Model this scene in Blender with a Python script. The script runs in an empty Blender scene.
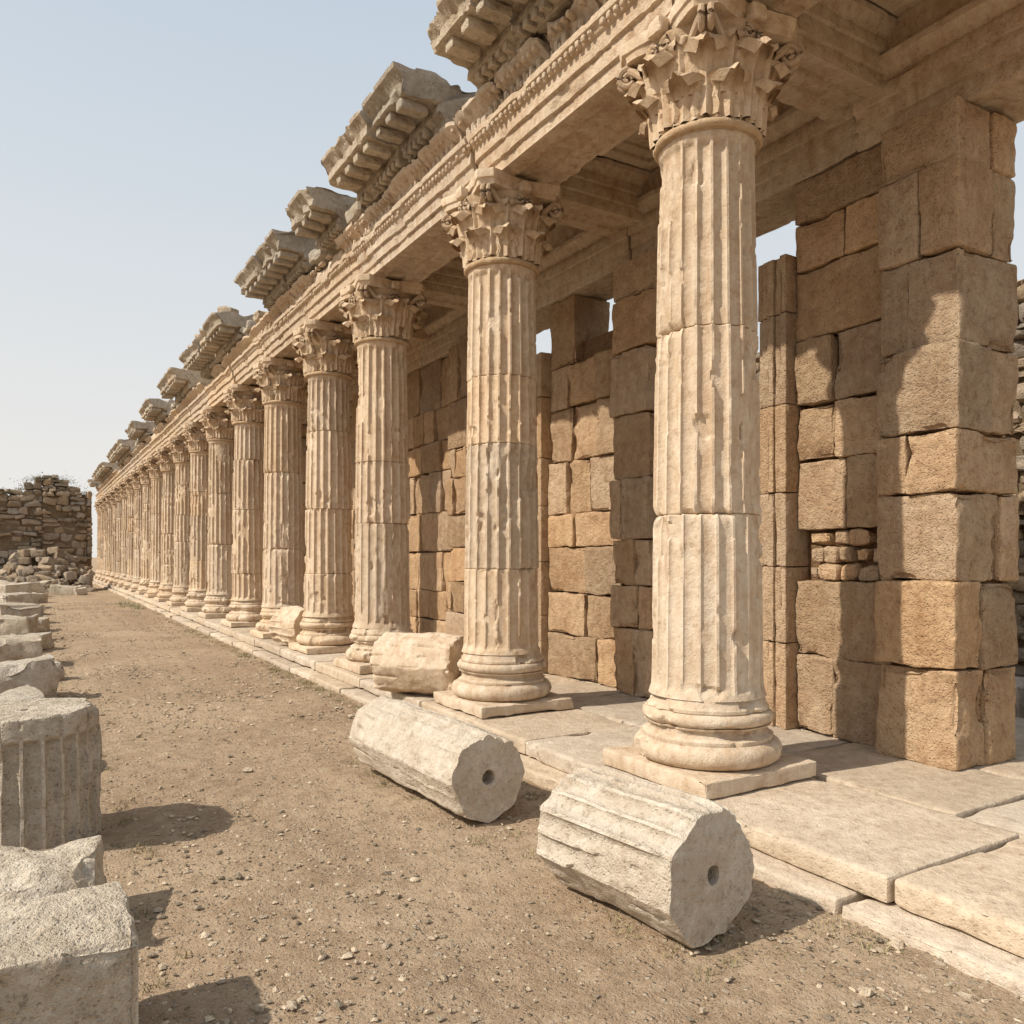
import bpy, math, random
import numpy as np
from mathutils import Vector, Matrix
R_=random.Random(7)
# ---------------------------------------------------------------- noise
def _h(ix,iy,iz,s):
    h=(ix.astype(np.int64)*374761393+iy.astype(np.int64)*668265263+iz.astype(np.int64)*2147483647//7+s*1274126177)&0xffffffff
    h=((h^(h>>13))*1274126177)&0xffffffff
    h=((h^(h>>16))*2246822519)&0xffffffff
    h=h^(h>>15)
    return (h&0xffffff)/float(0xffffff)*2-1
def vn(P,s=0):
    P=np.asarray(P,float); i=np.floor(P).astype(np.int64); f=P-i; u=f*f*(3-2*f)
    r=0
    for a in (0,1):
        wa=u[...,0] if a else 1-u[...,0]
        for b in (0,1):
            wb=u[...,1] if b else 1-u[...,1]
            for c in (0,1):
                wc=u[...,2] if c else 1-u[...,2]
                r=r+wa*wb*wc*_h(i[...,0]+a,i[...,1]+b,i[...,2]+c,s)
    return r
def fbm(P,o=4,s=0):
    P=np.asarray(P,float); t=0;a=1;n=0
    for k in range(o):
        t=t+a*vn(P*(2.03**k)+k*17.3,s+k); n+=a; a*=.5
    return t/n*1.5
def sst(a,b,x):
    t=np.clip((x-a)/(b-a),0,1); return t*t*(3-2*t)
# ---------------------------------------------------------------- builder
class MB:
    def __init__(s): s.V=[];s.F=[];s.C=[];s.n=0
    def add(s,v,f,c=(1,1,1)):
        v=np.asarray(v,float)
        c=np.asarray(c,float)
        if c.ndim==1: c=np.tile(c,(len(v),1))
        s.V.append(v); s.C.append(c)
        if isinstance(f,np.ndarray): s.F.extend((f+s.n).tolist())
        else: s.F.extend([[i+s.n for i in q] for q in f])
        s.n+=len(v)
    def mesh(s,name,mat,origin=(0,0,0),sharp=38):
        V=np.concatenate(s.V)-np.array(origin); C=np.concatenate(s.C)
        me=bpy.data.meshes.new(name); me.from_pydata(V.tolist(),[],s.F); me.update()
        at=me.color_attributes.new("tint",'FLOAT_COLOR','POINT')
        at.data.foreach_set("color",np.concatenate([C,np.ones((len(C),1))],1).ravel())
        me.polygons.foreach_set("use_smooth",[True]*len(me.polygons))
        if sharp: me.set_sharp_from_angle(angle=math.radians(sharp))
        me.materials.append(mat); return me
    def obj(s,name,mat,origin=None,sharp=38):
        if origin is None:
            V=np.concatenate(s.V); lo=V.min(0);hi=V.max(0); origin=((lo[0]+hi[0])/2,(lo[1]+hi[1])/2,lo[2])
        o=bpy.data.objects.new(name,s.mesh(name,mat,origin,sharp)); o.location=origin
        bpy.context.collection.objects.link(o); return o
_top={}
def topo(nx,ny,nz):
    k=(nx,ny,nz)
    if k in _top: return _top[k]
    idx={};L=[];F=[]
    def g(i,j,l):
        t=(i,j,l)
        if t not in idx: idx[t]=len(L); L.append(t)
        return idx[t]
    for i in range(nx):
        for j in range(ny):
            F.append([g(i,j,0),g(i,j+1,0),g(i+1,j+1,0),g(i+1,j,0)])
            F.append([g(i,j,nz),g(i+1,j,nz),g(i+1,j+1,nz),g(i,j+1,nz)])
    for i in range(nx):
        for l in range(nz):
            F.append([g(i,0,l),g(i+1,0,l),g(i+1,0,l+1),g(i,0,l+1)])
            F.append([g(i,ny,l),g(i,ny,l+1),g(i+1,ny,l+1),g(i+1,ny,l)])
    for j in range(ny):
        for l in range(nz):
            F.append([g(0,j,l),g(0,j,l+1),g(0,j+1,l+1),g(0,j+1,l)])
            F.append([g(nx,j,l),g(nx,j+1,l),g(nx,j+1,l+1),g(nx,j,l+1)])
    _top[k]=(np.array(L),np.array(F)); return _top[k]
def rot(a,b,c):
    return np.array((Matrix.Rotation(c,3,'Z')@Matrix.Rotation(b,3,'Y')@Matrix.Rotation(a,3,'X')))
def block(mb,c,s,cell=.1,r=.02,namp=.006,chip=.03,freq=6,rz=0,rx=0,ry=0,col=(1,1,1),seed=None,nmax=40,big=0,taper=0,skew=0,fine=0):
    seed=R_.randint(0,9999) if seed is None else seed
    s=np.array(s,float); h=s/2; r=min(r,h.min()*.6)
    ax=[]
    for d in range(3):
        n=int(min(nmax,max(3,round(s[d]/cell)+2)))
        ax.append(np.concatenate([[-h[d]],np.linspace(-h[d]+r,h[d]-r,n-1),[h[d]]]))
    L,F=topo(len(ax[0])-1,len(ax[1])-1,len(ax[2])-1)
    p=np.stack([ax[d][L[:,d]] for d in range(3)],1)
    q=np.clip(p,-h+r,h-r); d=p-q; ln=np.linalg.norm(d,axis=1,keepdims=True)+1e-9; nrm=d/ln
    m=np.sort(h-np.abs(p),axis=1)[:,1]
    p2=q+nrm*r
    W=p2+seed*1.37
    disp=namp*fbm(W*freq,4)
    if fine: disp=disp+fine*np.minimum(fbm(W*22,3,31),.1)
    e=np.exp(-m/(chip*1.6+1e-6))
    cf=fbm(W*freq*.55,3,5)
    disp=disp-chip*e*(.7*np.clip(cf+.15,0,1)+.5*sst(.25,.35,cf))
    p3=p2+nrm*disp[:,None]
    if big:
        k=big*np.clip(fbm(W*(1.1/s.max()+.6),3,9),-.6,1)
        p3=p3*(1-k[:,None]*.5)
    if taper:
        t=(p3[:,2]/s[2]+.5); p3[:,:2]*= (1-taper*t)[:,None]
    if skew:
        t=p3/s; rr=random.Random(seed)
        for a in range(3):
            for b in range(3):
                if a!=b: p3[:,a]=p3[:,a]+s[a]*skew*rr.uniform(-1,1)*t[:,b]*(t[:,a])*1.0
    M=rot(rx,ry,rz)
    mb.add(p3@M.T+np.array(c),F,col)
def tint(v=.08,w=.03):
    b=1+R_.uniform(-v,v); k=R_.uniform(-w,w)
    return (b*(1+k),b,b*(1-1.5*k))
def gridf(nr,ns,wrap=True):
    i=np.arange(nr-1)[:,None]; j=np.arange(ns if wrap else ns-1)[None,:]
    j2=(j+1)%ns
    a=i*ns+j; b=i*ns+j2; c=(i+1)*ns+j2; d=(i+1)*ns+j
    return np.stack([a,b,c,d],-1).reshape(-1,4)
def lathe(mb,prof,ns,c=(0,0),namp=.004,seed=0,chip=0.0,col=(1,1,1)):
    pr=np.array(prof,float); th=np.arange(ns)/ns*2*math.pi
    r=pr[:,0][:,None]*np.ones(ns); z=pr[:,1][:,None]*np.ones(ns)
    P=np.stack([r*np.cos(th),r*np.sin(th),z],-1)
    n=fbm(P*7+seed,3); k=r+namp*n-chip*np.clip(fbm(P*3.1+seed*2,3)-.1,0,1)*sst(.2,.4,r)-chip*.5*sst(.3,.4,fbm(P*6+seed,3,8))*sst(.3,.42,r)
    P=np.stack([k*np.cos(th)+c[0],k*np.sin(th)+c[1],z+namp*.5*n],-1)
    mb.add(P.reshape(-1,3),gridf(len(pr),ns),col)
def arc(cx,cz,r,a0,a1,n=8,sx=1):
    return [(cx+sx*r*math.cos(a),cz+r*math.sin(a)) for a in np.linspace(math.radians(a0),math.radians(a1),n)]
def tube(mb,pts,rad,ns=8,col=(1,1,1)):
    pts=np.array(pts,float); t=np.gradient(pts,axis=0); t/=np.linalg.norm(t,axis=1)[:,None]+1e-9
    rings=[]
    for p,d,r in zip(pts,t,rad):
        d=Vector(d); s=d.orthogonal().normalized() if abs(d.z)>.999 else d.cross(Vector((0,0,1))).normalized()
        u=s.cross(d)
        for k in range(ns):
            a=2*math.pi*k/ns
            rings.append(np.array(p)+r*(math.cos(a)*np.array(s)+math.sin(a)*np.array(u)))
    mb.add(rings,gridf(len(pts),ns),col)
# ---------------------------------------------------------------- materials
def nd(nt,t,**k):
    n=nt.nodes.new(t)
    for a,b in k.items(): setattr(n,a,b)
    return n
def mixc(nt,fac,a,b,mode='MIX'):
    m=nd(nt,'ShaderNodeMix',data_type='RGBA',blend_type=mode)
    for i,x in ((0,fac),(6,a),(7,b)):
        if hasattr(x,'is_output'): nt.links.new(x,m.inputs[i])
        elif i==0: m.inputs[0].default_value=x
        else: m.inputs[i].default_value=(*x,1)
    return m.outputs[2]
def ramp(nt,x,a,b,c0=0,c1=1):
    m=nd(nt,'ShaderNodeMapRange',clamp=True); nt.links.new(x,m.inputs[0])
    for i,v in ((1,a),(2,b),(3,c0),(4,c1)): m.inputs[i].default_value=v
    return m.outputs[0]
def math_(nt,op,a,b):
    m=nd(nt,'ShaderNodeMath',operation=op)
    for i,x in enumerate((a,b)):
        if hasattr(x,'is_output'): nt.links.new(x,m.inputs[i])
        else: m.inputs[i].default_value=x
    return m.outputs[0]
def noise(nt,vec,sc,det=8,ro=.6,stretch=None):
    if stretch:
        mp=nd(nt,'ShaderNodeMapping'); mp.inputs['Scale'].default_value=stretch; nt.links.new(vec,mp.inputs[0]); vec=mp.outputs[0]
    n=nd(nt,'ShaderNodeTexNoise'); n.inputs['Scale'].default_value=sc; n.inputs['Detail'].default_value=det; n.inputs['Roughness'].default_value=ro
    nt.links.new(vec,n.inputs['Vector']); return n.outputs[0]
def stone(name,c1,c2,stain,dark,bump=.5,bd=.02,streak=.5,pits=.5,dk=.5):
    m=bpy.data.materials.new(name); m.use_nodes=True; nt=m.node_tree; nt.nodes.clear()
    out=nd(nt,'ShaderNodeOutputMaterial'); b=nd(nt,'ShaderNodeBsdfPrincipled')
    nt.links.new(b.outputs[0],out.inputs[0]); b.inputs['Roughness'].default_value=.9; b.inputs['Specular IOR Level'].default_value=0
    g=nd(nt,'ShaderNodeNewGeometry'); P=g.outputs['Position']
    n1=noise(nt,P,2.2,4,.7); n4=noise(nt,P,12,5,.78)
    col=mixc(nt,ramp(nt,n1,.40,.60),c1,c2)
    if streak:
        ns=noise(nt,P,3.4,4,.65,(2.4,2.4,.35)); col=mixc(nt,ramp(nt,ns,.47,.66,0,streak),col,stain)
        col=mixc(nt,ramp(nt,ns,.56,.72,0,streak*.55),col,dark)
    col=mixc(nt,ramp(nt,n4,.48,.64,0,.45),col,stain)
    col=mixc(nt,ramp(nt,n4,.56,.70,0,dk),col,dark)
    col=mixc(nt,ramp(nt,n4,.47,.35,0,.5),col,tuple(min(.8,x*1.22) for x in c1))
    vo=nd(nt,'ShaderNodeTexVoronoi'); vo.inputs['Scale'].default_value=42; nt.links.new(P,vo.inputs['Vector'])
    pm=math_(nt,'MULTIPLY',ramp(nt,vo.outputs['Distance'],.06,.32,1,0),ramp(nt,n4,.47,.57,.05,1))
    col=mixc(nt,math_(nt,'MULTIPLY',pm,.5*pits),col,dark)
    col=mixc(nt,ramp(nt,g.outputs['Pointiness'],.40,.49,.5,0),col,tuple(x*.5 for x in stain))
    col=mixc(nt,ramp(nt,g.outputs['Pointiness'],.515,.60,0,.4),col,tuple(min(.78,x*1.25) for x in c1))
    at=nd(nt,'ShaderNodeAttribute',attribute_name='tint')
    col=mixc(nt,1.0,col,at.outputs['Color'],'MULTIPLY')
    nt.links.new(col,b.inputs['Base Color'])
    h=math_(nt,'SUBTRACT',math_(nt,'MULTIPLY',n4,1.6),math_(nt,'MULTIPLY',ramp(nt,vo.outputs['Distance'],.06,.32,1,0),pits*.35))
    bp=nd(nt,'ShaderNodeBump'); bp.inputs['Strength'].default_value=bump; bp.inputs['Distance'].default_value=bd
    nt.links.new(h,bp.inputs['Height']); nt.links.new(bp.outputs[0],b.inputs['Normal'])
    return m
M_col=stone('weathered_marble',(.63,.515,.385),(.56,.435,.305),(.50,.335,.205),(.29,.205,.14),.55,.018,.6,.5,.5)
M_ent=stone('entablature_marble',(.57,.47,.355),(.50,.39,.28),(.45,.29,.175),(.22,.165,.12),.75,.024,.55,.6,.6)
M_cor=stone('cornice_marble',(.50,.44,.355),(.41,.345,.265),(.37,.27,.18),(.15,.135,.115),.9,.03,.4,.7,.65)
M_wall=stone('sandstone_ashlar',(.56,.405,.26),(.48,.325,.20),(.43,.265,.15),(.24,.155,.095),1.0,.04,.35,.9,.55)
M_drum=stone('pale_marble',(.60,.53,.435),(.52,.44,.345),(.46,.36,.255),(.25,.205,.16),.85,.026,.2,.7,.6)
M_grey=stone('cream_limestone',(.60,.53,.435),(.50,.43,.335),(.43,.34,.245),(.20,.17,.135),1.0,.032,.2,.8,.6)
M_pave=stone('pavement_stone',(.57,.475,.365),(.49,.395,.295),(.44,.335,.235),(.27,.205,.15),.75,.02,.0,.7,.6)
M_rub=stone('rubble_stone',(.42,.335,.245),(.32,.25,.18),(.29,.21,.135),(.12,.10,.08),1.0,.05,0,.6,.5)
def ground_mat():
    m=bpy.data.materials.new('dirt_ground'); m.use_nodes=True; nt=m.node_tree; nt.nodes.clear()
    out=nd(nt,'ShaderNodeOutputMaterial'); b=nd(nt,'ShaderNodeBsdfPrincipled'); nt.links.new(b.outputs[0],out.inputs[0])
    b.inputs['Roughness'].default_value=.95; b.inputs['Specular IOR Level'].default_value=0
    P=nd(nt,'ShaderNodeNewGeometry').outputs['Position']
    n0=noise(nt,P,.6,4,.65); n2=noise(nt,P,9,6,.8); n3=noise(nt,P,110,2,.7)
    col=mixc(nt,ramp(nt,n0,.4,.62),(.345,.245,.16),(.45,.335,.225))
    col=mixc(nt,ramp(nt,n2,.49,.66,0,.7),col,(.23,.155,.095))
    col=mixc(nt,ramp(nt,n2,.48,.36,0,.5),col,(.49,.385,.27))
    col=mixc(nt,ramp(nt,n3,.52,.68,0,.5),col,(.57,.465,.345))
    hs=None
    for sc,lo in ((60,.48),(26,.58)):
        vo=nd(nt,'ShaderNodeTexVoronoi'); vo.inputs['Scale'].default_value=sc; nt.links.new(P,vo.inputs['Vector'])
        sp=nd(nt,'ShaderNodeSeparateColor'); nt.links.new(vo.outputs['Color'],sp.inputs[0])
        k=math_(nt,'MULTIPLY',ramp(nt,vo.outputs['Distance'],.18,.34,1,0),ramp(nt,sp.outputs[0],lo,lo+.02,0,1))
        c2=mixc(nt,sp.outputs[1],(.66,.57,.45),(.20,.145,.095))
        col=mixc(nt,math_(nt,'MULTIPLY',k,.75),col,c2)
        hs=k if hs is None else math_(nt,'ADD',hs,math_(nt,'MULTIPLY',k,1.5))
    nt.links.new(col,b.inputs['Base Color'])
    h=math_(nt,'ADD',math_(nt,'MULTIPLY',n2,2.0),math_(nt,'MULTIPLY',hs,.5))
    bp=nd(nt,'ShaderNodeBump'); bp.inputs['Strength'].default_value=.9; bp.inputs['Distance'].default_value=.022
    nt.links.new(h,bp.inputs['Height']); nt.links.new(bp.outputs[0],b.inputs['Normal'])
    return m
M_gnd=ground_mat()
def leafmat(name):
    m=bpy.data.materials.new(name); m.use_nodes=True; nt=m.node_tree; b=nt.nodes['Principled BSDF']
    at=nd(nt,'ShaderNodeAttribute',attribute_name='tint'); nt.links.new(at.outputs['Color'],b.inputs['Base Color']); b.inputs['Roughness'].default_value=.8
    return m
M_leaf=leafmat('plant')
# ---------------------------------------------------------------- camera / light
TH=math.atan(480/800); GZ=-.2
cam=bpy.data.cameras.new('camera'); co=bpy.data.objects.new('camera',cam); bpy.context.collection.objects.link(co)
co.location=(0,0,1.475); co.rotation_euler=(math.pi/2,0,-TH)
cam.sensor_width=36; cam.lens=28.125; cam.shift_y=44/1024; cam.clip_end=3000; cam.clip_start=.05
bpy.context.scene.camera=co
D=Vector((.88,-.10,-.86)).normalized()
sl=bpy.data.lights.new('sun','SUN'); sl.energy=4.7; sl.angle=math.radians(.8); sl.color=(1,.92,.80)
so=bpy.data.objects.new('sun',sl); bpy.context.collection.objects.link(so); so.rotation_euler=D.to_track_quat('-Z','Y').to_euler(); so.location=(-10,5,20)
w=bpy.data.worlds.new('World'); bpy.context.scene.world=w; w.use_nodes=True
nt=w.node_tree; nt.nodes.clear(); bg=nd(nt,'ShaderNodeBackground'); wo=nd(nt,'ShaderNodeOutputWorld'); sk=nd(nt,'ShaderNodeTexSky',sky_type='NISHITA')
sk.sun_disc=False; sk.sun_elevation=math.asin(-D.z); sk.sun_rotation=math.atan2(-D.x,-D.y); sk.dust_density=3.0; sk.air_density=1.0; sk.ozone_density=1.0
bg.inputs[1].default_value=.12
tc=nd(nt,'ShaderNodeTexCoord'); sx=nd(nt,'ShaderNodeSeparateXYZ'); nt.links.new(tc.outputs['Generated'],sx.inputs[0])
hz=mixc(nt,ramp(nt,sx.outputs[2],0,.6),(7.3,7.0,6.6),(5.6,6.4,7.1))
sc_=mixc(nt,ramp(nt,sx.outputs[2],.1,1,.97,.55),sk.outputs[0],hz)
nt.links.new(sc_,bg.inputs[0]); nt.links.new(bg.outputs[0],wo.inputs[0])
vs=bpy.context.scene.view_settings; vs.view_transform='Standard'; vs.look='None'; vs.exposure=0

# ---------------------------------------------------------------- ground
def axis(lo,hi,st,far):
    a=[hi];s=st
    while a[-1]<far: s*=1.25; a.append(a[-1]+s)
    b=[lo];s=st
    while b[-1]>-far: s*=1.25; b.append(b[-1]-s)
    return np.array(b[::-1]+list(np.arange(lo+st,hi-st/2,st))+a)
xs=axis(-2,3.6,.04,900); ys=axis(1.2,9,.04,900)
X,Y=np.meshgrid(xs,ys); P=np.stack([X,Y,0*X],-1)
Z=GZ+.018*fbm(P*1.1,4)+.012*fbm(P*7,3,4)-.01
mb=MB(); mb.add(np.stack([X,Y,Z],-1).reshape(-1,3),gridf(len(ys),len(xs),False)); mb.obj('ground',M_gnd,(0,0,0),sharp=0)
t=(1+5**.5)/2
ico=np.array([(-1,t,0),(1,t,0),(-1,-t,0),(1,-t,0),(0,-1,t),(0,1,t),(0,-1,-t),(0,1,-t),(t,0,-1),(t,0,1),(-t,0,-1),(-t,0,1)])/1.9
icf=np.array([(0,11,5),(0,5,1),(0,1,7),(0,7,10),(0,10,11),(1,5,9),(5,11,4),(11,10,2),(10,7,6),(7,1,8),(3,9,4),(3,4,2),(3,2,6),(3,6,8),(3,8,9),(4,9,5),(2,4,11),(6,2,10),(8,6,7),(9,8,1)])
rs=np.random.RandomState(3)
mb=MB(); N=42000
yy=1.5+rs.rand(N)**1.8*32; xx=-1.5+rs.rand(N)*4.8
cl=fbm(np.stack([xx,yy,0*xx],-1)*.9,3); edge=np.exp(-np.abs(xx-3.1)/.25)*.7
keep=(cl+edge)>rs.rand(N)*1.2-.75
xx=xx[keep];yy=yy[keep]; N=len(xx)
sz=.0025+.012*rs.rand(N)**4+.018*(rs.rand(N)>.993)+ (yy>8)*.004
v=ico[None]*(1+.35*rs.randn(N,12,1)*.6)*sz[:,None,None]*np.stack([.7+rs.rand(N),.7+rs.rand(N),.4+.4*rs.rand(N)],-1)[:,None,:]
zz=GZ+.018*fbm(np.stack([xx,yy,0*xx],-1)*1.1,4)-.006
v=v+np.stack([xx,yy,zz],-1)[:,None,:]
f=(icf[None]+12*np.arange(N)[:,None,None]).reshape(-1,3)
cc=(.3+.75*rs.rand(N))[:,None]*np.array([1,.93,.84]); mb.add(v.reshape(-1,3),f,np.repeat(cc,12,0)); mb.obj('gravel',M_drum,(0,0,GZ),sharp=20)

# ---------------------------------------------------------------- columns
def leaf(mb,th0,z0,H,W,r0,out,nu=13,nv=17,seed=0):
    v=np.linspace(0,1,nv)[:,None]; u=np.linspace(-1,1,nu)[None,:]
    zc=z0+H*np.sin(v*2.05)+0*u
    o=.018+.02*v+out*v**3
    w=W*(.85+.35*np.sin(v*2.5))*(1-.55*v**6)*(1+.16*np.sin(v*30))
    r=r0+.07*np.clip((zc-4.3)/.55,0,1)**2+o+.022*(1-u*u)+.014*np.cos(u*9.4)*(1-.3*v)-.04*u*u*v
    a=th0+u*w/r0
    P=np.stack([r*np.cos(a),r*np.sin(a),zc-.05*u*u*v+.008*np.cos(u*9.4)*v],-1)
    P+=.006*np.stack([fbm(P*16+seed,2,k) for k in range(3)],-1)
    mb.add(P.reshape(-1,3),gridf(nv,nu,False),(.97,.95,.92))
def capital(mb,seed):
    lathe(mb,[(.33,4.24),(.35,4.25)]+arc(.345,4.275,.028,-80,80,7)+[(.325,4.31),(.335,4.45),(.345,4.6),(.375,4.75),(.43,4.87),(.43,4.9)],64,seed=seed,chip=.02,col=(.8,.74,.66))
    rr=random.Random(seed)
    for k in range(8):
        if rr.random()>.06: leaf(mb,k*math.pi/4+.39,4.3,.27,.115,.33,.115,seed=seed+k)
    for k in range(8):
        if rr.random()>.04: leaf(mb,k*math.pi/4,4.32,.44,.11,.335,.125,seed=seed+k*3)
    for k in range(8):
        leaf(mb,k*math.pi/4+.39,4.45,.36,.075,.345,.03,nu=9,seed=seed+k*5)
    for k in range(4):
        a=math.pi/4+k*math.pi/2
        for sgn in (-1,1):
            pts=[];rad=[]
            for t in np.linspace(0,1,8):
                rr_=.36+.16*t**1.5; b=a+sgn*(.45*(1-t)+.05)
                pts.append((rr_*math.cos(b),rr_*math.sin(b),4.60+.27*t)); rad.append(.016+.012*t)
            cx=.54; cz=4.815
            for t in np.linspace(0,1,26):
                an=math.pi/2*1.15-t*2*math.pi*1.6; rad_=.062*(1-t)+.010
                b=a+sgn*.05
                pts.append(((cx+rad_*math.cos(an))*math.cos(b),(cx+rad_*math.cos(an))*math.sin(b),cz+rad_*math.sin(an))); rad.append(.024*(1-.4*t))
            if not(sgn==1 and rr.random()<.15): tube(mb,pts,rad,8)
        a2=k*math.pi/2
        for sgn in (-1,1):
            pts=[];rad=[]
            for t in np.linspace(0,1,18):
                an=math.pi*.6-t*2*math.pi*1.3; q=.042*(1-t)+.008
                b=a2+sgn*(.14 - q*math.cos(an)/.42*1)
                pts.append((.435*math.cos(b),.435*math.sin(b),4.82+q*math.sin(an))); rad.append(.014)
            tube(mb,pts,rad,6)
        block(mb,(.44*math.cos(a2),.44*math.sin(a2),4.95),(.09,.12,.10),.03,.02,.012,.02,15,rz=a2)
    ns=96; th=np.arange(ns)/ns*2*math.pi+math.pi/4
    def rad(t):
        t=(t%(math.pi/2))-math.pi/4
        r=.415+.30*(np.abs(t)/(math.pi/4))**2.2
        return np.minimum(r,.60/np.cos((math.pi/4-np.abs(t))))
    rr2=np.array([float(rad(x+math.pi/4)) for x in th])
    rings=[]
    for sc,z in ((.60,4.895),(.93,4.90),(.95,4.945),(.985,4.955),(1.0,5.0),(1.0,5.027),(.5,5.028)):
        r=rr2*sc
        P=np.stack([r*np.cos(th),r*np.sin(th),z+0*r],-1)
        r=r-.04*np.clip(fbm(P*4+seed,3)-.05,0,1)+.004*fbm(P*14,3)
        rings.append(np.stack([r*np.cos(th),r*np.sin(th),z+0*r],-1))
    mb.add(np.concatenate(rings),gridf(len(rings),ns))
def flute_angles(nf,phase=0):
    up=np.array([-.075,.075,.10,.17,.28,.42,.58,.72,.83,.90])
    u=(up[None,:]+np.arange(nf)[:,None]).ravel()
    f=np.tile(np.where((up>.08),np.sqrt(np.clip(1-((up-.5)/.425)**2,0,1)),0),nf)
    return (u+phase)*2*math.pi/nf,f
def column_mesh(name,seed,joints,nz=190):
    mb=MB(); rr=random.Random(seed); nf=20
    th,fl=flute_angles(nf); ns=len(th)
    c=tint(.04,.02)
    block(mb,(0,0,.055),(1.02,1.02,.11),.05,.012,.004,.03,6,seed=seed,col=c)
    prof=[(.2,.108),(.44,.112)]+arc(.42,.185,.075,-80,80,11)+[(.435,.268),(.435,.285)]+[(.425,.29),(.405,.30),(.395,.32),(.40,.345),(.42,.355),(.425,.365)]+arc(.395,.41,.045,-80,80,9)+[(.41,.46),(.41,.48),(.395,.50),(.385,.53),(.37,.56)]
    lathe(mb,prof,128,seed=seed,namp=.004,chip=.05,col=c)
    zs=list(np.linspace(.54,4.25,nz))
    for j in joints: zs+=[j-.012,j-.005,j-.001,j+.001,j+.005,j+.012]
    zs=np.array(sorted(zs))
    T=(zs-.5)/3.75
    Rz=.374-.052*T**1.4+.02*np.exp(-(zs-.54)/.05)+.012*np.exp(-(4.25-zs)/.03)
    di=np.searchsorted(joints,zs)
    offs=[(rr.uniform(-.010,.010),rr.uniform(-.010,.010),rr.uniform(-.05,.05),rr.uniform(-.007,.007)) for _ in range(len(joints)+1)]
    ox=np.array([offs[i][0] for i in di])[:,None]; oy=np.array([offs[i][1] for i in di])[:,None]; ro=np.array([offs[i][2] for i in di])[:,None]; dr=np.array([offs[i][3] for i in di])[:,None]
    fade=(sst(.57,.62,zs)*(1-sst(4.16,4.21,zs)))[:,None]
    R0=Rz[:,None]+dr+0*th
    P=np.stack([R0*np.cos(th),R0*np.sin(th),zs[:,None]+0*th],-1)+seed*3.7
    shallow=(1-.35*(zs<joints[0])*(rr.random()<.7))[:,None]
    dep=.034*fade*shallow
    r=R0-dep*fl
    Dm=sst(.48,.53,fbm(P*np.array([2.4,2.4,1.0]),5,3))
    rd=R0-.72*dep-.002+.005*fbm(P*12,3,8)
    r=r*(1-Dm)+np.minimum(r+.004,rd)*Dm
    ch=sst(.40,.47,fbm(P*np.array([6,6,3]),4,11)); r=r-ch*(1-fl)*.020*fade
    ch=sst(.38,.44,fbm(P*np.array([14,14,6]),3,17)); r=r-ch*(1-fl)*.009*fade
    for j in joints:
        g=np.exp(-((zs-j)/.004)**2)[:,None]; r=r-g*.014
        g2=np.exp(-np.abs(zs-j)/.025)[:,None]; r=r-g2*.035*sst(.25,.4,fbm(P*4.5,3,21))
    r=r+.0014*fbm(P*24,3,2)-.02*sst(.60,.67,fbm(P*2.6,4,31))
    a=th+ro
    V=np.stack([r*np.cos(a)+ox,r*np.sin(a)+oy,zs[:,None]+0*th],-1)
    cols=[np.array(tint(.09,.03)) for _ in range(len(joints)+1)]
    C=np.array([cols[i] for i in di])[:,None,:]*np.ones((1,ns,1))
    mb.add(V.reshape(-1,3),gridf(len(zs),ns),C.reshape(-1,3))
    capital(mb,seed)
    return mb.mesh(name,M_col,sharp=30)
J=[[1.75,2.98],[1.35,2.55,3.2],[1.9,2.7],[1.2,2.2,3.4],[1.6,3.0],[1.1,2.45,3.5]]
meshes=[column_mesh('fluted_column',11+7*i,J[i],230 if i<2 else 150) for i in range(6)]
CY=[4.03,6.83,10.02,12.27,14.9,17.54,20.38,22.95,25.7,28.5]
while len(CY)<21: CY.append(CY[-1]+2.76)
CY0=[1.3]+CY
for i,y in enumerate(CY):
    o=bpy.data.objects.new('fluted_column',meshes[i%6]); bpy.context.collection.objects.link(o)
    o.location=(3.98 if i<2 else 4.0,y,0); o.rotation_euler[2]=(i//6)*math.pi/2
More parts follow.
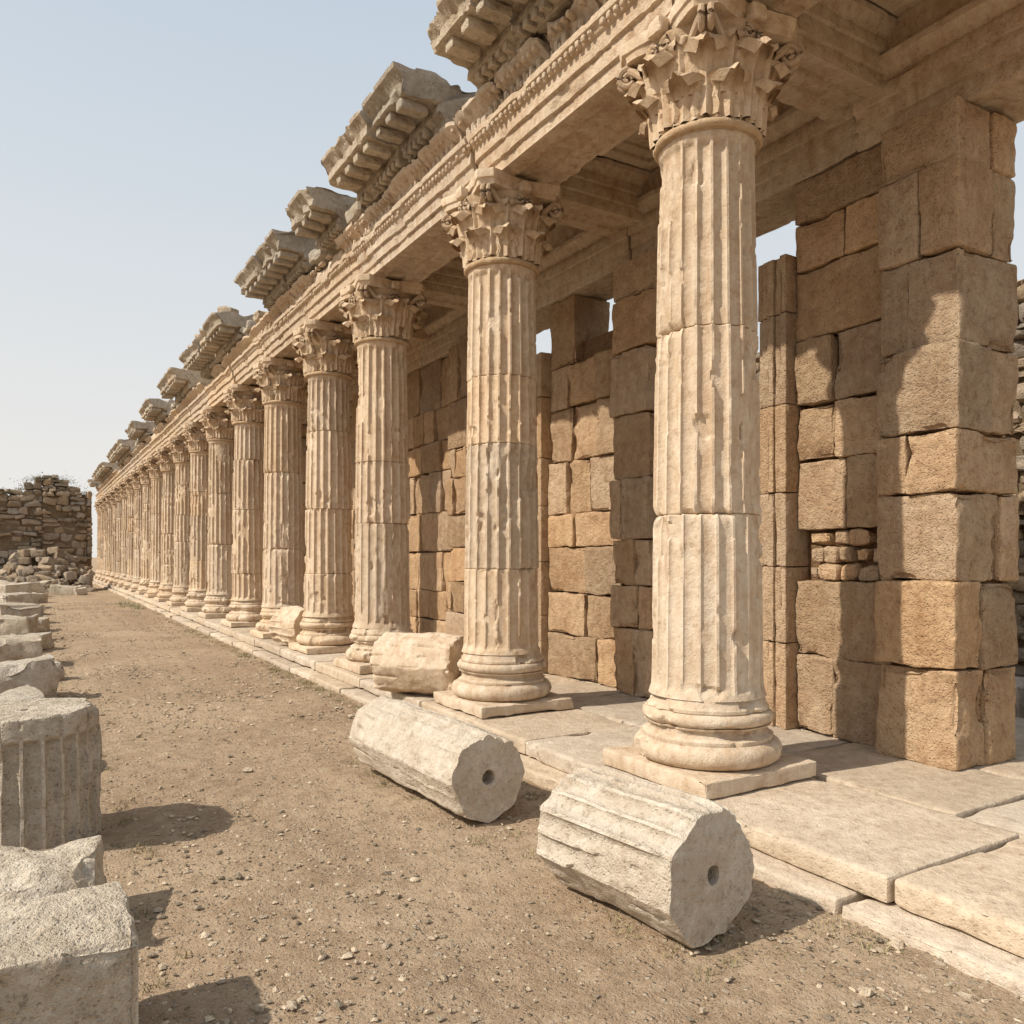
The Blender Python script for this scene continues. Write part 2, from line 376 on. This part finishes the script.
# ---------------------------------------------------------------- sweep
def sweep(mb,prof,t0,t1,step,axis='y',namp=.006,er=.05,col=(1,1,1),seed=None,sub=.06,off=(0,0,0),endr=0.03):
    seed=R_.randint(0,999) if seed is None else seed
    pr=[];on=[]
    for i in range(len(prof)):
        a=np.array(prof[i][:2]);b=np.array(prof[(i+1)%len(prof)][:2]); n=max(1,int(np.ceil(np.linalg.norm(b-a)/sub)))
        o=prof[i][2] if len(prof[i])>2 else 0
        for k in range(n): pr.append(a+(b-a)*k/n); on.append(o if k or not o else o)
    pr=np.array(pr);on=np.array(on,float)
    A=np.sum(pr[:,0]*np.roll(pr[:,1],-1)-np.roll(pr[:,0],-1)*pr[:,1])
    flip=(A>0)
    n=max(2,int((t1-t0)/step)+1); ts=np.linspace(t0,t1,n)
    cen=pr.mean(0)
    tt=ts[:,None]+0*pr[:,0]
    a=pr[:,0][None,:]+0*ts[:,None]; b=pr[:,1][None,:]+0*ts[:,None]
    W=np.stack([a,tt,b],-1)+seed
    ef=fbm(W*2.6,4,4)
    e=er*(.6*np.clip(ef-.15,0,1)*1.6+.35*sst(.3,.38,ef))+er*.3*sst(.3,.36,fbm(W*7,3,8))
    k=namp*fbm(W*8,3,6)
    dx=a-cen[0];dz=b-cen[1]; L=np.sqrt(dx*dx+dz*dz)+1e-6
    endw=np.exp(-np.minimum(tt-t0,t1-tt)/.05)*endr*np.clip(fbm(W*5,2,9)+.2,0,1)
    osc=on[None,:]*np.abs(np.sin(tt*math.pi/.07))*.022
    s=(-e-k-endw-osc)/L
    a=a+dx*s; b=b+dz*s
    tt=tt+ (np.exp(-(tt-t0)/.04)*(np.clip(fbm(W*3,3,12),0,1)*endr*1.5)) - (np.exp(-(t1-tt)/.04)*(np.clip(fbm(W*3,3,14),0,1)*endr*1.5))
    if axis=='y': V=np.stack([a+off[0],tt,b+off[2]],-1)
    else: V=np.stack([tt,a+off[1],b+off[2]],-1)
    m=len(pr); F=gridf(n,m)
    fl = flip if axis=='y' else (not flip)
    F=F[:,::-1] if fl else F
    F=F.tolist(); c0=list(range(m)); c1=list(range((n-1)*m,n*m))
    F.append(c0 if fl else c0[::-1]); F.append(c1[::-1] if fl else c1)
    mb.add(V.reshape(-1,3),F,col)
ent=MB()
arch=[(4.33,5.03),(4.14,5.03),(4.12,5.06),(3.89,5.06),(3.87,5.03),(3.70,5.03),(3.70,5.13),(3.67,5.14),(3.67,5.26),(3.64,5.27),(3.64,5.38),(3.62,5.395),(3.60,5.44),(3.575,5.45),(3.57,5.50),(4.33,5.50)]
edges=[1.0]+CY+[CY[-1]+.8]
for i in range(len(edges)-1):
    y0,y1=edges[i],edges[i+1]; near=y0<16
    sweep(ent,arch,y0+.005,y1-.005,.03 if near else .15,col=tint(.08,.03),er=.035,namp=.002,off=(R_.uniform(-.012,.012),0,R_.uniform(-.005,.005)),endr=.035)
fr=[(4.30,5.505),(3.69,5.505),(3.69,5.56),(3.72,5.60),(3.72,5.70),(3.68,5.74),(3.62,5.79),(3.60,5.81),(3.60,5.85),(4.30,5.85)]
y=.9
while y<CY[-1]+.5:
    L=R_.uniform(.7,1.35); near=y<16
    q=R_.random(); c=tint(.12,.04)
    if q<.8:
        sweep(ent,fr,y+.005,y+L-.005,.03 if near else .15,col=c,er=.07,off=(R_.uniform(-.02,.02),0,0),endr=.05)
        if near:
            t=y+.09
            while t<y+L-.08:
                if R_.random()>.15:
                    block(ent,(3.712,t,5.655),(.06,.055,.11),.025,.02,.008,.012,12,col=c,nmax=5)
                    block(ent,(3.705,t+.055,5.63),(.05,.035,.06),.025,.015,.006,.01,12,col=c,nmax=4)
                t+=.11
    else:
        hh=R_.uniform(.2,.33)
        block(ent,(4.0,y+L/2,5.505+hh/2),(.62,L-.02,hh),.05 if near else .15,.03,.02,.07,5,col=c)
    y+=L
t=1.2
while t<14:
    if R_.random()>.10: block(ent,(3.615,t,5.415),(.06,.052,.05),.03,.02,.004,.008,12,nmax=4)
    t+=.078
t=1.2
while t<14:
    if R_.random()>.35: block(ent,(3.66,t,5.765),(.08,.05,.05),.03,.018,.005,.01,12,nmax=4)
    t+=.085
eo=ent.obj('entablature',M_ent,(4.0,30,5.03),sharp=28)
cor=MB()
cp=[(4.30,5.86),(3.64,5.86),(3.62,5.90,1),(3.56,5.93,1),(3.53,5.95),(3.53,6.04),(3.47,6.06),(3.17,6.07),(3.15,6.08),(3.15,6.18),(3.13,6.19,1),(3.10,6.23,1),(3.06,6.28),(3.05,6.32),(3.4,6.35),(4.30,6.37)]
def corn(y0,y1):
    near=y0<16; y=y0
    while y<y1-.2:
        L=min(R_.uniform(.9,1.5),y1-y)
        if y1-y-L<.4: L=y1-y
        dz=R_.uniform(0,.03); dxx=R_.uniform(-.03,.04); c=tint(.14,.03)
        sweep(cor,cp,y+.008,y+L-.008,.03 if near else .15,col=c,er=.08,off=(dxx,0,dz),endr=.08,namp=.005)
        t=y+.07
        while t<y+L-.12:
            if R_.random()>.08: block(cor,(3.60+dxx,t+.035,5.905+dz),(.13,.075,.085),.05,.008,.004,.012,10,col=c)
            t+=.125
        t=y+.12
        while t<y+L-.14:
            if R_.random()>.10:
                block(cor,(3.34+dxx,t+.07,6.02+dz),(.30,.14,.10),.05,.015,.008,.025,8,col=c)
            t+=.30
        for _ in range(2):
            if R_.random()<.3:
                s=R_.uniform(.12,.26); block(cor,(R_.uniform(3.4,4.1),y+R_.uniform(.2,L-.2 if L>.5 else .3),6.38+dz+s*.2),(s*1.6,s*1.8,s*.8),.06,.04,.03,.08,5,rz=R_.random(),col=tint(.12,.03))
        y+=L
for a,b in ((1.0,6.7),(7.35,9.75),(10.35,11.35),(12.0,14.6),(16.6,21.0),(22.2,24.9),(26.9,29.5),(31.6,34.5),(37,43.5),(46.5,55),(57,59)): corn(a,b)
for y in (10.0,11.65,15.3,16.1,25.5,35.2):
    block(cor,(3.85,y,5.95),(.6,.5,.2),.06,.05,.03,.09,5,col=tint(.12,.03))
cor.obj('cornice',M_cor,(4.0,30,5.86),sharp=28)
# ---------------------------------------------------------------- ceiling & back beams
ce=MB()
cb=[(-.26,5.03),(-.12,5.03),(-.10,5.055),(.10,5.055),(.12,5.03),(.26,5.03),(.26,5.14),(.285,5.15),(.285,5.27),(.31,5.28),(.31,5.37),(.36,5.42),(.38,5.45),(.38,5.50),(-.38,5.50),(-.38,5.45),(-.36,5.42),(-.31,5.37),(-.31,5.28),(-.285,5.27),(-.285,5.15),(-.26,5.14)]
for y in CY0:
    near=y<16
    sweep(ce,cb,4.28,5.62,.04 if near else .3,axis='x',col=tint(.08,.03),er=.025,namp=.002,off=(0,y,0))
ba=[(6.22,4.66),(5.6,4.66),(5.6,4.80),(5.575,4.81),(5.575,4.95),(5.55,4.96),(5.55,5.10,1),(5.50,5.15),(5.47,5.19),(5.47,5.24),(5.55,5.26),(5.55,5.50),(6.22,5.50)]
for i in range(len(CY0)-1):
    y0,y1=CY0[i],CY0[i+1]
    sweep(ce,ba,y0+.004,y1-.004,.04 if y0<16 else .3,col=tint(.08,.03),er=.035,namp=.003)
for i in range(len(CY0)-1):
    y0,y1=CY0[i]+.30,CY0[i+1]-.30; ym=(y0+y1)/2; c=tint(.08,.03); cell=.12 if y0<16 else .4
    block(ce,(4.95,ym,5.66),(1.5,y1-y0+.3,.16),cell,.01,.004,.01,4,col=c)
    for k,(ins,zz) in enumerate(((.0,5.50),(.12,5.545))):
        wd=.13; x0=4.325+ins;x1=5.56-ins;ya=y0+.09+ins;yb=y1-.09-ins
        for cx,cy,sx_,sy_ in ((x0+wd/2,ym,wd,yb-ya),(x1-wd/2,ym,wd,yb-ya),((x0+x1)/2,ya+wd/2,x1-x0-2*wd,wd),((x0+x1)/2,yb-wd/2,x1-x0-2*wd,wd)):
            block(ce,(cx,cy,(zz+5.60)/2),(sx_-.003*k,sy_-.003*k,5.60-zz),cell,.008,.003,.01,6,col=c)
for i in range(len(CY0)-1):
    y0,y1=CY0[i],CY0[i+1]
    block(ce,(5.26,(y0+y1)/2,5.81),(1.9,y1-y0-.02,.13),.2,.03,.02,.05,3,col=tint(.1,.03))
ce.obj('portico_ceiling',M_ent,(5,30,4.66),sharp=28)
# ---------------------------------------------------------------- stylobate
st=MB()
def row(x0,x1,z0,z1,ys,cell,chip,namp=.006,near=18,jx=0,jz=0):
    for i in range(len(ys)-1):
        a,b=ys[i],ys[i+1]; c=cell if a<near else .3
        ox=R_.uniform(-jx,jx); oz=R_.uniform(-jz,0)
        block(st,((x0+x1)/2+ox,(a+b)/2,(z0+z1)/2+oz),(x1-x0-.012,b-a-.018,z1-z0),c,.018,namp,chip,5.5,col=tint(.11,.025),nmax=50,fine=.002 if a<8 else 0)
def cuts(a,b,l0,l1,fix=()):
    o=[a]
    while o[-1]<b: o.append(o[-1]+R_.uniform(l0,l1))
    return o
row(3.38,4.55,-.125,0,[-1,.45,2.26]+cuts(3.95,62,1.5,2.1),.035,.030,.005,jx=.012,jz=.008)
row(3.22,3.60,-.36,-.128,[-1]+cuts(.2,62,.9,1.6),.035,.035,.007,jx=.03,jz=.02)
row(4.55,5.65,-.15,-.004,cuts(-1,62,.9,1.6),.09,.02,jz=.008)
row(5.65,6.9,-.15,-.006,cuts(-1.3,62,.9,1.6),.12,.02,jz=.01)
row(6.9,7.9,-.25,-.02,cuts(-1.3,62,.9,1.6),.15,.04,jz=.03)
st.obj('stylobate_pavement',M_pave,(4,30,-.3),sharp=34)
# ---------------------------------------------------------------- back walls
def courses(z0,z1,lo=.42,hi=.72):
    o=[z0]
    while o[-1]<z1-.25: o.append(min(z1,o[-1]+R_.uniform(lo,hi)))
    if z1-o[-1]>.01: o[-1]=z1
    return o
def ash(y0,y1,pier_first=True,cell=.05,top=4.655,far_pil=True,jag=True,fine=.006,fill=False):
    mb=MB()
    pw=.62 if pier_first else 0
    zs=courses(-.01,top)
    yp=y0+pw; pil=.34 if far_pil else 0; ye=y1-pil
    nm=26 if cell<.06 else 14
    for i in range(len(zs)-1):
        if not pw: break
        a,b=zs[i],zs[i+1]
        q=R_.random()
        if q<.55: sp=[y0,yp]
        else: sp=[y0,y0+pw*R_.uniform(.3,.7),yp]
        for k in range(len(sp)-1):
            pj=R_.uniform(-.04,.03)
            xs_=[5.44+pj,6.22] if R_.random()<.4 else [5.44+pj,R_.uniform(5.7,5.98),6.22+R_.uniform(-.05,.03)]
            for m_ in range(len(xs_)-1):
                block(mb,((xs_[m_]+xs_[m_+1])/2,(sp[k]+sp[k+1])/2+R_.uniform(-.012,.012),(a+b)/2),(xs_[m_+1]-xs_[m_]-.004,sp[k+1]-sp[k]-.004,b-a-.003),cell,.018,.016,.055,5,col=tint(.19,.06),nmax=nm,fine=fine,skew=.015)
    zw=courses(-.01,top,.36,.66)
    for i in range(len(zw)-1):
        a,b=zw[i],zw[i+1]
        ys_=[yp]
        while ys_[-1]<ye-.35: ys_.append(min(ye,ys_[-1]+R_.uniform(.38,1.0)))
        ys_[-1]=ye
        for k in range(len(ys_)-1):
            if b>top-.05 and jag and R_.random()<.3: continue
            if fill and i==2 and k==len(ys_)-2:
                nz=3
                for q in range(nz):
                    ww=[ys_[k]]
                    while ww[-1]<ys_[k+1]-.12: ww.append(min(ys_[k+1],ww[-1]+R_.uniform(.12,.25)))
                    for s in range(len(ww)-1):
                        h=(b-a)/nz; pj=R_.uniform(0,.05)
                        block(mb,(5.92+pj,(ww[s]+ww[s+1])/2,a+h*(q+.5)),(.58,ww[s+1]-ww[s]-.012,h-.012),cell,.03,.02,.05,6,col=tint(.15,.06),nmax=10)
                continue
            pj=R_.uniform(-.035,.035)
            block(mb,((5.62+pj+6.2)/2,(ys_[k]+ys_[k+1])/2,(a+b)/2),(6.2-5.62-pj,ys_[k+1]-ys_[k]-.004,b-a-.003),cell,.018,.017,.048,5,col=tint(.19,.06),nmax=nm,rz=R_.uniform(-.01,.01),fine=fine,skew=.015)
    if pil:
        zp=courses(-.01,top-(.6 if jag else 0),.5,.8)
        for i in range(len(zp)-1):
            a,b=zp[i],zp[i+1]; c=tint(.10,.05); n=5; w_=pil/n
            for q in range(n):
                pj=(0,.022,0,.022,.04)[q]
                block(mb,((5.50+pj+6.18)/2,ye+w_*(q+.5),(a+b)/2),(6.18-5.50-pj,w_-.001,b-a-.005),cell,.008,.004,.018,5,col=c,nmax=14)
    block(mb,(5.97,(y0+y1)/2,top/2-.2),(.36,y1-y0-.16,top-.7),.5,.01,0,0,1,col=(.5,.45,.4))
    mb.obj('ashlar_wall',M_wall,sharp=32)
ash(3.12,4.98,cell=.03,fill=True)
ash(6.35,8.8,cell=.04)
ash(10.4,13.4,cell=.08,fine=0)
ash(14.6,18.0,cell=.12,fine=0)
y=19.2
while y<58: ash(y,y+3.6,cell=.25,jag=False,fine=0); y+=4.9
# ---------------------------------------------------------------- rubble walls
def rubble(name,p0,p1,z0,topf,th,ch,bl,cell,mat,rough=1.0):
    mb=MB(); p0=np.array(p0,float);p1=np.array(p1,float); L=np.linalg.norm(p1-p0); d=(p1-p0)/L; rz=math.atan2(d[1],d[0]); nrm=np.array([-d[1],d[0]])
    seg=0
    while seg<L:
        sl_=min(R_.uniform(1.0,2.2),L-seg+.01); z=z0
        while z<z0+9:
            h=R_.uniform(*ch); t=seg; anyb=False
            while t<seg+sl_-.05:
                l=min(R_.uniform(*bl),seg+sl_-t)
                if z+h<topf(t+l/2)+.05:
                    anyb=True; off=R_.uniform(-.12,.12)*rough; two=R_.random()<.25
                    parts=[(z,h)] if not two else [(z,h*.5),(z+h*.5,h*.5)]
                    for zz_,hh_ in parts:
                        hv=hh_*R_.uniform(.9,1.1)
                        c=p0+d*(t+l/2)+nrm*off
                        block(mb,(c[0],c[1],zz_+hv/2),(l+.01,th,hv),cell,.08,.05,.10,4,rz=rz+R_.uniform(-.08,.08),ry=R_.uniform(-.12,.12)*rough,rx=R_.uniform(-.05,.05),col=tint(.30,.07),nmax=5,skew=.25*rough)
                t+=l
            z+=h
            if not anyb: break
        seg+=sl_
    n=int(L/1)+1
    for i in range(n):
        t=(i+.5)*L/n; tp=min(topf(t-L/n/2),topf(t+L/n/2),topf(t))-.35; c=p0+d*t
        if tp-z0>.3: block(mb,(c[0],c[1],(z0+tp)/2),(L/n+.01*(i%2),th-.2,tp-z0),1,.01,0,0,1,rz=rz,col=(.6,.56,.5))
    return mb.obj(name,mat,sharp=30)
def tf(t): return 4.6+1.1*float(fbm(np.array([[t*.25,3.3,1.1]]),3)[0])+.35*float(vn(np.array([[t*1.1,1.3,2.1]]))[0])
rubble('rubble_wall',(-16,46),(2.6,46.4),GZ-.05,lambda t:tf(t)+.1,.9,(.2,.44),(.25,.8),.2,M_rub,rough=1.3)
def tf2(t): return 4.6+.5*float(fbm(np.array([[t*.3,7.3,1.1]]),3)[0])
rubble('rubble_wall',(10.2,-3),(10.6,34),GZ-.05,tf2,.7,(.14,.30),(.18,.5),.14,M_rub,rough=.6)
def blk(name,c,s,rz=0,col=None,mat=M_grey,cell=.035,chip=.06,big=.0,namp=.012,r=.02,rx=0,ry=0,**k):
    mb=MB(); block(mb,(c[0],c[1],c[2]+s[2]/2),s,cell,r,namp,chip,5,rz=rz,rx=rx,ry=ry,col=col or tint(.08,.02),big=big,nmax=60,**k); return mb.obj(name,mat,sharp=32)
for i in range(30):
    x=-9.5+i*.4+R_.uniform(-.15,.15); s=R_.uniform(.3,.95)
    blk('stone_block',(x,R_.uniform(38,44.0),GZ-.03),(s*1.3,s,s*R_.uniform(.4,.95)),R_.random()*3,cell=.15,big=.5,ry=R_.uniform(-.15,.15))
mb=MB()
for i in range(620):
    q=R_.random(); x=-9+11.4*R_.random(); y=45.4-2.8*q; zt=(1-q)**1.3*2.3*(.5+.5*math.sin(x*.9+1))
    s=R_.uniform(.15,.55); block(mb,(x,y,GZ+zt*R_.uniform(.7,1)),(s*1.3,s,s*.8),.2,.05,.04,.08,4,rz=R_.random()*3,rx=R_.uniform(-.5,.5),ry=R_.uniform(-.5,.5),col=tint(.3,.05),nmax=4)
mb.obj('rubble_heap',M_rub,sharp=30)
# ---------------------------------------------------------------- left stones
blk('stone_block',(-.11,3.07,GZ-.02),(.82,.52,.48),.04,cell=.014,chip=.05,namp=.012,big=.05,fine=.004,skew=.04)
blk('stone_block',(-.12,4.13,GZ-.02),(.80,.62,.34),-.12,cell=.018,chip=.08,namp=.022,big=.2,fine=.005,skew=.12)
zr=[(-.28,10.9,.85,.75,.46),(.0,12.6,.5,.6,.26),(-.35,14.4,.9,.8,.46),(-.1,16.6,.6,.9,.3),(-.4,18.6,.9,.7,.5),(-.05,20.9,.7,.9,.3),(-.4,23.5,1.0,1.1,.5),(-.2,27,.8,.9,.3),(-.4,30,1.1,1,.5),(-.1,33.5,.8,1,.35),(-.6,37,1.2,1.2,.6)]
for x,y,sx_,sy_,sz_ in zr:
    blk('stone_block',(x,y,GZ-.02),(sx_,sy_,sz_),R_.uniform(-.6,.6),cell=.05,chip=.10,big=.25,namp=.03,skew=.12,ry=R_.uniform(-.06,.06),rx=R_.uniform(-.05,.05))
# ---------------------------------------------------------------- drums
def drum(name,A,B,Rr,seed,nf=20,fd=.03,Dlo=.15,Dhi=.45,hole=.04,poly=0,lump=.01,mat=M_drum,nz=60,R2=None,chip=.05,phase=0,face=.010,rimband=0):
    A=np.array(A,float);B=np.array(B,float); L=np.linalg.norm(B-A); ax=(B-A)/L; R2=R2 or Rr
    th,fl=flute_angles(nf,phase); ns=len(th)
    fr=[1,.985,.95,.88,.80,.72,.64,.56,.48,.40,.32,.24,.18]
    pr=[(.002,.10,0),(hole/Rr,.10,0),(hole/Rr*1.03,.006,0)]+[(f,0,0) for f in fr[::-1][:-1]]+[(1,.010,1)]
    pr+=[(1,z,1) for z in np.linspace(.03,L-.03,nz)]+[(1,L-.010,1)]+[(f,L,0) for f in fr[1:]]+[(hole/Rr*1.03,L-.006,0),(hole/Rr,L-.10,0),(.002,L-.10,0)]
    pr=np.array(pr)
    f=pr[:,0][:,None]; z=pr[:,1][:,None]+0*th
    Rz=Rr+(R2-Rr)*z/L
    base=Rz*f
    P=np.stack([base*np.cos(th),base*np.sin(th),z],-1)+seed*2.3
    PR=np.stack([Rz*np.cos(th),Rz*np.sin(th),z],-1)+seed*2.3
    Dm=sst(Dlo,Dhi,fbm(PR*np.array([1.7,1.7,1.2]),4,3))
    fdd=fd*(1-sst(L-rimband-.03,L-rimband,z)) if rimband else fd
    r=Rz-fdd*fl*(1-Dm)-Dm*fdd*.75
    if not rimband:
        ew=1-.75*np.exp(-np.minimum(z,L-z)/.045)
        r=Rz-(Rz-r)*ew-fd*.6*(1-ew)
    if poly:
        pa=np.mod(th+phase,2*math.pi/poly)-math.pi/poly
        r=r*(1-.9*(1-np.cos(math.pi/poly)/np.cos(pa)))
    r=r+lump*fbm(PR*3,3,7)+.004*fbm(PR*18,3,8)
    rim=np.exp(-np.minimum(z,L-z)/.03)
    r=r-rim*chip*(.5*np.clip(fbm(PR*3.3,3,15)+.05,0,1)+.5*sst(.2,.3,fbm(PR*4.3,3,25)))-.012*sst(.25,.34,fbm(PR*6,3,19))*(1-fl)
    rr=r*f
    rr=np.where(f<=.3,Rr*f+.003*fbm(P*12,2),rr)
    zz=z+np.where(f<1,1,0)*((face*fbm(P*6,4,23)+.004*fbm(P*24,2,27))*(f>.1))
    loc=np.stack([rr*np.cos(th),rr*np.sin(th),zz],-1).reshape(-1,3)
    q=Vector(ax).to_track_quat('Z','Y').to_matrix(); M=np.array(q)
    mb=MB(); C=np.ones((len(pr),ns,3))*np.array(tint(.03,.01))
    mb.add(loc@M.T+A,gridf(len(pr),ns),C.reshape(-1,3))
    return mb.obj(name,mat,sharp=32)
g=GZ-.012
drum('column_drum',(2.53,2.52,g+.305),(2.43,3.36,g+.305),.322,5,nf=18,fd=.032,poly=8,phase=.3,Dlo=.2,Dhi=.3,hole=.042,chip=.03)
drum('column_drum',(2.48,4.42,g+.285),(2.39,6.02,g+.285),.295,9,nf=18,fd=.010,Dlo=-.5,Dhi=.0,poly=8,hole=.045,chip=.03,lump=.012)
drum('column_drum',(3.86,7.45,.33),(3.32,8.22,.32),.345,31,nf=18,fd=.010,Dlo=-.2,Dhi=.1,hole=.03,chip=.07,lump=.025,mat=M_col,poly=8,face=.04)
drum('column_drum',(3.85,12.75,.32),(3.6,13.4,.32),.33,37,nf=18,fd=.03,Dlo=-.2,Dhi=.2,hole=.03,chip=.12,lump=.06,mat=M_col,nz=20)
drum('column_drum',(-.02,5.52,GZ-.03),(-.03,5.54,GZ+.77),.40,44,nf=24,fd=.036,Dlo=.25,Dhi=.4,hole=.03,chip=.07,lump=.03,mat=M_grey,R2=.39,rimband=.12)
drum('column_drum',(-.25,7.3,GZ-.03),(-.25,7.3,GZ+.38),.40,47,nf=16,fd=.02,Dlo=.0,Dhi=.3,hole=.03,chip=.10,lump=.05,mat=M_grey,nz=20)
blk('stone_block',(-.25,8.9,GZ-.02),(.8,.8,.36),.4,cell=.04,chip=.11,big=.3,namp=.035,skew=.15)
blk('stone_block',(8.2,3.3,-.2),(.9,.8,.7),.3,mat=M_drum,cell=.08,big=.15)
blk('stone_block',(8.4,4.6,-.2),(.9,1.1,.45),.1,mat=M_drum,cell=.08,big=.15)
blk('stone_block',(8.3,7.0,-.2),(.8,.8,.5),.5,mat=M_drum,cell=.08,big=.15)
blk('stone_block',(7.4,5.6,-.2),(.5,.6,.4),.5,mat=M_drum,cell=.08,big=.2)
# ---------------------------------------------------------------- grass
def grass(name,spots,cols,hgt,n):
    mb=MB(); V=[];C=[];F=[]
    for (x,y,z,r) in spots:
        for _ in range(n):
            a=R_.random()*6.28; q=r*R_.random()**.7; bx=x+q*math.cos(a); by=y+q*math.sin(a); h=hgt*R_.uniform(.4,1.2); w_=.0022+h*.015
            b=R_.random()*6.28; lx=h*.9*R_.uniform(-1,1); ly=h*.9*R_.uniform(-1,1); c=R_.choice(cols); k=R_.uniform(.7,1.2); c=tuple(t*k for t in c)
            i=len(V); V+=[(bx-w_*math.cos(b),by-w_*math.sin(b),z),(bx+w_*math.cos(b),by+w_*math.sin(b),z),(bx+lx*.4+w_*.7*math.cos(b),by+ly*.4+w_*.7*math.sin(b),z+h*.6),(bx+lx*.4-w_*.7*math.cos(b),by+ly*.4-w_*.7*math.sin(b),z+h*.6),(bx+lx,by+ly,z+h)]
            F+=[[i,i+1,i+2,i+3],[i+3,i+2,i+4]]; C+=[c]*5
    mb.add(V,F,np.array(C)); mb.obj(name,M_leaf,sharp=0)
sp=[]
for _ in range(230):
    sp.append((3.14+R_.uniform(-.14,.03),R_.uniform(1.5,9)+R_.random()**2*14,GZ-.012,.08))
for _ in range(40): sp.append((2.5+R_.uniform(-.3,.5),R_.uniform(2.2,6.5),GZ-.012,.07))
for _ in range(26): sp.append((R_.uniform(.2,.6),R_.uniform(2.6,9),GZ-.012,.06))
grass('dry_grass',sp,[(.36,.29,.15),(.30,.25,.13),(.22,.20,.09)],.036,22)
grass('green_weeds',[(2.75,29,GZ,.3),(2.9,27.5,GZ,.25),(2.7,30.5,GZ,.3)]+[(R_.uniform(8,9.8),R_.uniform(2,14),GZ,.3) for _ in range(60)],[(.10,.15,.03),(.14,.17,.05)],.16,60)
mb=MB(); V=[];F=[];C=[]
for k in range(60):
    t=R_.uniform(0,18.4); x=-16+t; z=tf(t)-.12; rr=R_.uniform(.1,.35)
    for _ in range(120):
        p=np.array([x+R_.gauss(0,rr),46+R_.gauss(0,.3),z+abs(R_.gauss(0,rr*.45))]); s=R_.uniform(.02,.05)
        i=len(V); V+=[tuple(p+s*np.array([R_.uniform(-1,1) for _ in range(3)])) for _ in range(3)]; F.append([i,i+1,i+2]); q=R_.uniform(.6,1.3); C+=[(.12*q,.115*q,.06*q)]*3
mb.add(V,F,np.array(C)); mb.obj('scrub',M_leaf,sharp=0)
print('done',sum(len(m.polygons) for m in bpy.data.meshes))
